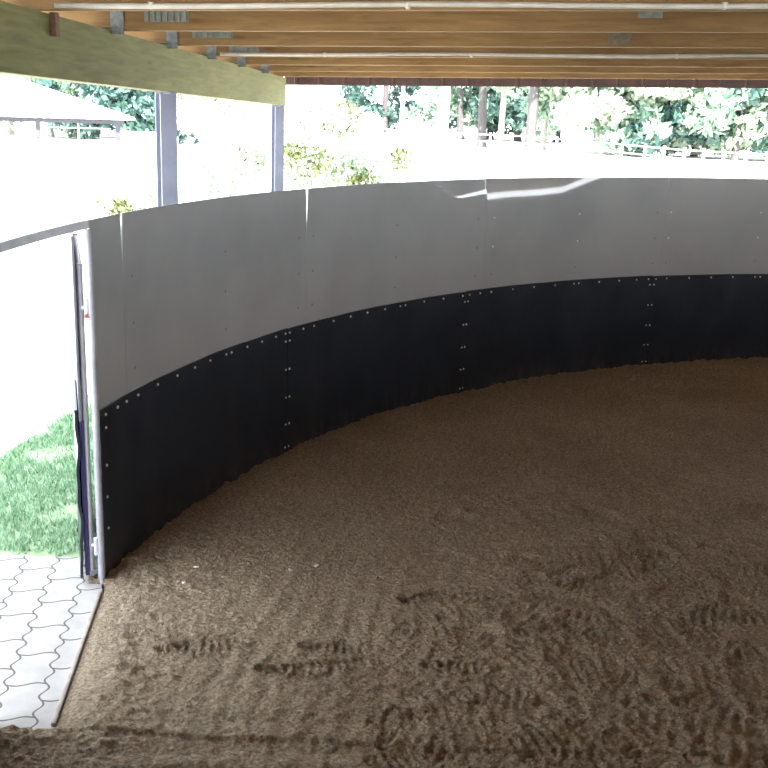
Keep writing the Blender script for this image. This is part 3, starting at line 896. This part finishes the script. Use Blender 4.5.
# pale roofed pavilion
pv = empty('pavilion', (-7.8, 32, 0), .30); tag(pv, 'low open building with a big pale hipped roof beyond the yard', 'building')
x1, x0, y0, y1, ze = 0.0, -12.7, 0.0, 10.0, 1.75
mb = MB(); rz = 3.0
mb.add([(x0, y0, ze), (x1, y0, ze), (x1, y1, ze), (x0, y1, ze), (x0 + 4, 5, rz), (x1 - 4.0, 5, rz),
        (x0, y0, ze - .07), (x1, y0, ze - .07), (x1, y1, ze - .07), (x0, y1, ze - .07)],
       [(0, 1, 5, 4), (1, 2, 5), (2, 3, 4, 5), (3, 0, 4), (0, 6, 7, 1), (1, 7, 8, 2), (2, 8, 9, 3), (3, 9, 6, 0), (9, 8, 7, 6)])
mb.build('roof', M_roofing, pv)
for k in range(6):
    x = x1 - .5 - k * 2.3
    pb = MB(); pb.box((x, y0 + .35, .83), (.14, .14, 1.66)); pb.build('pillar', M_dim, pv)
mb = MB(); mb.box(((x0 + x1) / 2, y0 + .35, 1.60), (x1 - x0 - .6, .1, .12)); mb.build('eave_beam', M_dim, pv)
mb = MB()
for k in range(5): mb.box(((x0 + x1) / 2, y0 + .22, .1 + k * .215), (x1 - x0 - .8, .04, .205))
mb.build('low_wall', M_render, pv)
for k in range(5):
    x = x1 - 1.65 - k * 2.3
    db = MB(); db.box((x, y0 + .38, 1.30), (.05, .05, .55)); db.box((x, y0 + .38, 1.40), (1.9, .03, .03)); db.build('window_bar', M_render, pv)
# white boards / fence beside it
wf = empty('board_fence', bearing(130, 40)); tag(wf, 'white board fence between the pale roofed building and the nearer post', 'fence')
TW = Matrix.Translation(-Vector(wf.location))
p0, p1 = bearing(100, 40), bearing(176, 40)
for k in range(5):
    p = p0 + (p1 - p0) * k / 4
    b_ = MB(); b_.box(p + Vector((0, 0, .45)), (.1, .1, .98)); o = b_.build('post', M_render, wf); o.matrix_parent_inverse = TW
for z in (.14, .43, .72, .96):
    b_ = MB(); b_.box((p0 + p1) / 2 + Vector((0, -.06, z)), ((p1 - p0).length, .03, .275)); o = b_.build('board', M_render, wf); o.matrix_parent_inverse = TW

# rail fence on the right
rf = empty('rail_fence', bearing(560, 58)); tag(rf, 'grey two-rail paddock fence in front of the wood', 'fence')
TR = Matrix.Translation(-Vector(rf.location))
path = [(425, 62), (470, 62), (515, 62), (560, 58), (605, 54), (650, 50), (690, 47), (730, 46), (775, 45)]
pp_ = [bearing(a, b) for a, b in path]
fp = []
for a, b in zip(pp_, pp_[1:]): fp += [a, (a + b) / 2]
fp.append(pp_[-1])
for p in fp:
    b_ = MB(); b_.box(p + Vector((0, 0, .5)), (.11, .11, 1.1)); o = b_.build('post', M_rail, rf); o.matrix_parent_inverse = TR
for a, b in zip(fp, fp[1:]):
    for z in (.55, .93):
        b_ = MB(); b_.tube([a + Vector((0, -.08, z)), b + Vector((0, -.08, z))], .03, seg=8); o = b_.build('rail', M_rail, rf); o.matrix_parent_inverse = TR

# ------------------------------------------------------------------ small bits on the sand
def chip(px, py, sx, sy, h, m_, name, lab, cat, seed, rz=0):
    g = ground(px, py); rr = random.Random(seed)
    bm = bmesh.new(); bmesh.ops.create_icosphere(bm, subdivisions=2, radius=1)
    for v_ in bm.verts:
        k_ = 1 + rr.uniform(-.16, .16); v_.co = Vector((v_.co.x * sx * k_, v_.co.y * sy * k_, v_.co.z * h * k_))
    me = bpy.data.meshes.new(name); bm.to_mesh(me); bm.free(); me.materials.append(m_)
    o = bpy.data.objects.new(name, me); link(o); o.location = (g.x, g.y, .03); o.rotation_euler = (.1, 0, rz)
    tag(o, lab, cat)
chip(196, 572, .017, .006, .004, M_chip, 'wood_chip', 'bright white sliver on the sand near the wall foot', 'chip', 1, .1)
chip(184, 588, .012, .008, .006, M_chip, 'wood_chip', 'smaller dull white crumb just below the bright sliver', 'chip', 2, .5)
chip(291, 575, .014, .011, .010, M_stone, 'pebble', 'small grey pebble on smooth sand between wall and footprints', 'pebble', 3)
chip(317, 571, .018, .012, .010, M_stone, 'pebble', 'larger grey pebble lying right of the small one', 'pebble', 4)

# ------------------------------------------------------------------ light
w = bpy.data.worlds.new('sky'); sc.world = w; w.use_nodes = True
bg = w.node_tree.nodes['Background']
bg.inputs['Color'].default_value = (.90, .95, 1.0, 1); bg.inputs['Strength'].default_value = 8.0
sd = bpy.data.lights.new('sun', 'SUN'); sd.energy = 36; sd.angle = math.radians(.6); sd.color = (1, .96, .88)
so = bpy.data.objects.new('sun', sd); link(so)
dirv = Vector((-.10, .60, -.80))       # direction the light travels
so.rotation_euler = dirv.to_track_quat('-Z', 'Y').to_euler()
sc.view_settings.view_transform = 'Standard'
sc.view_settings.look = 'None'
sc.view_settings.exposure = 0.0
sc.cycles.max_bounces = 10
sc.cycles.diffuse_bounces = 6
sc.cycles.use_denoising = True
sc.cycles.sample_clamp_indirect = 8
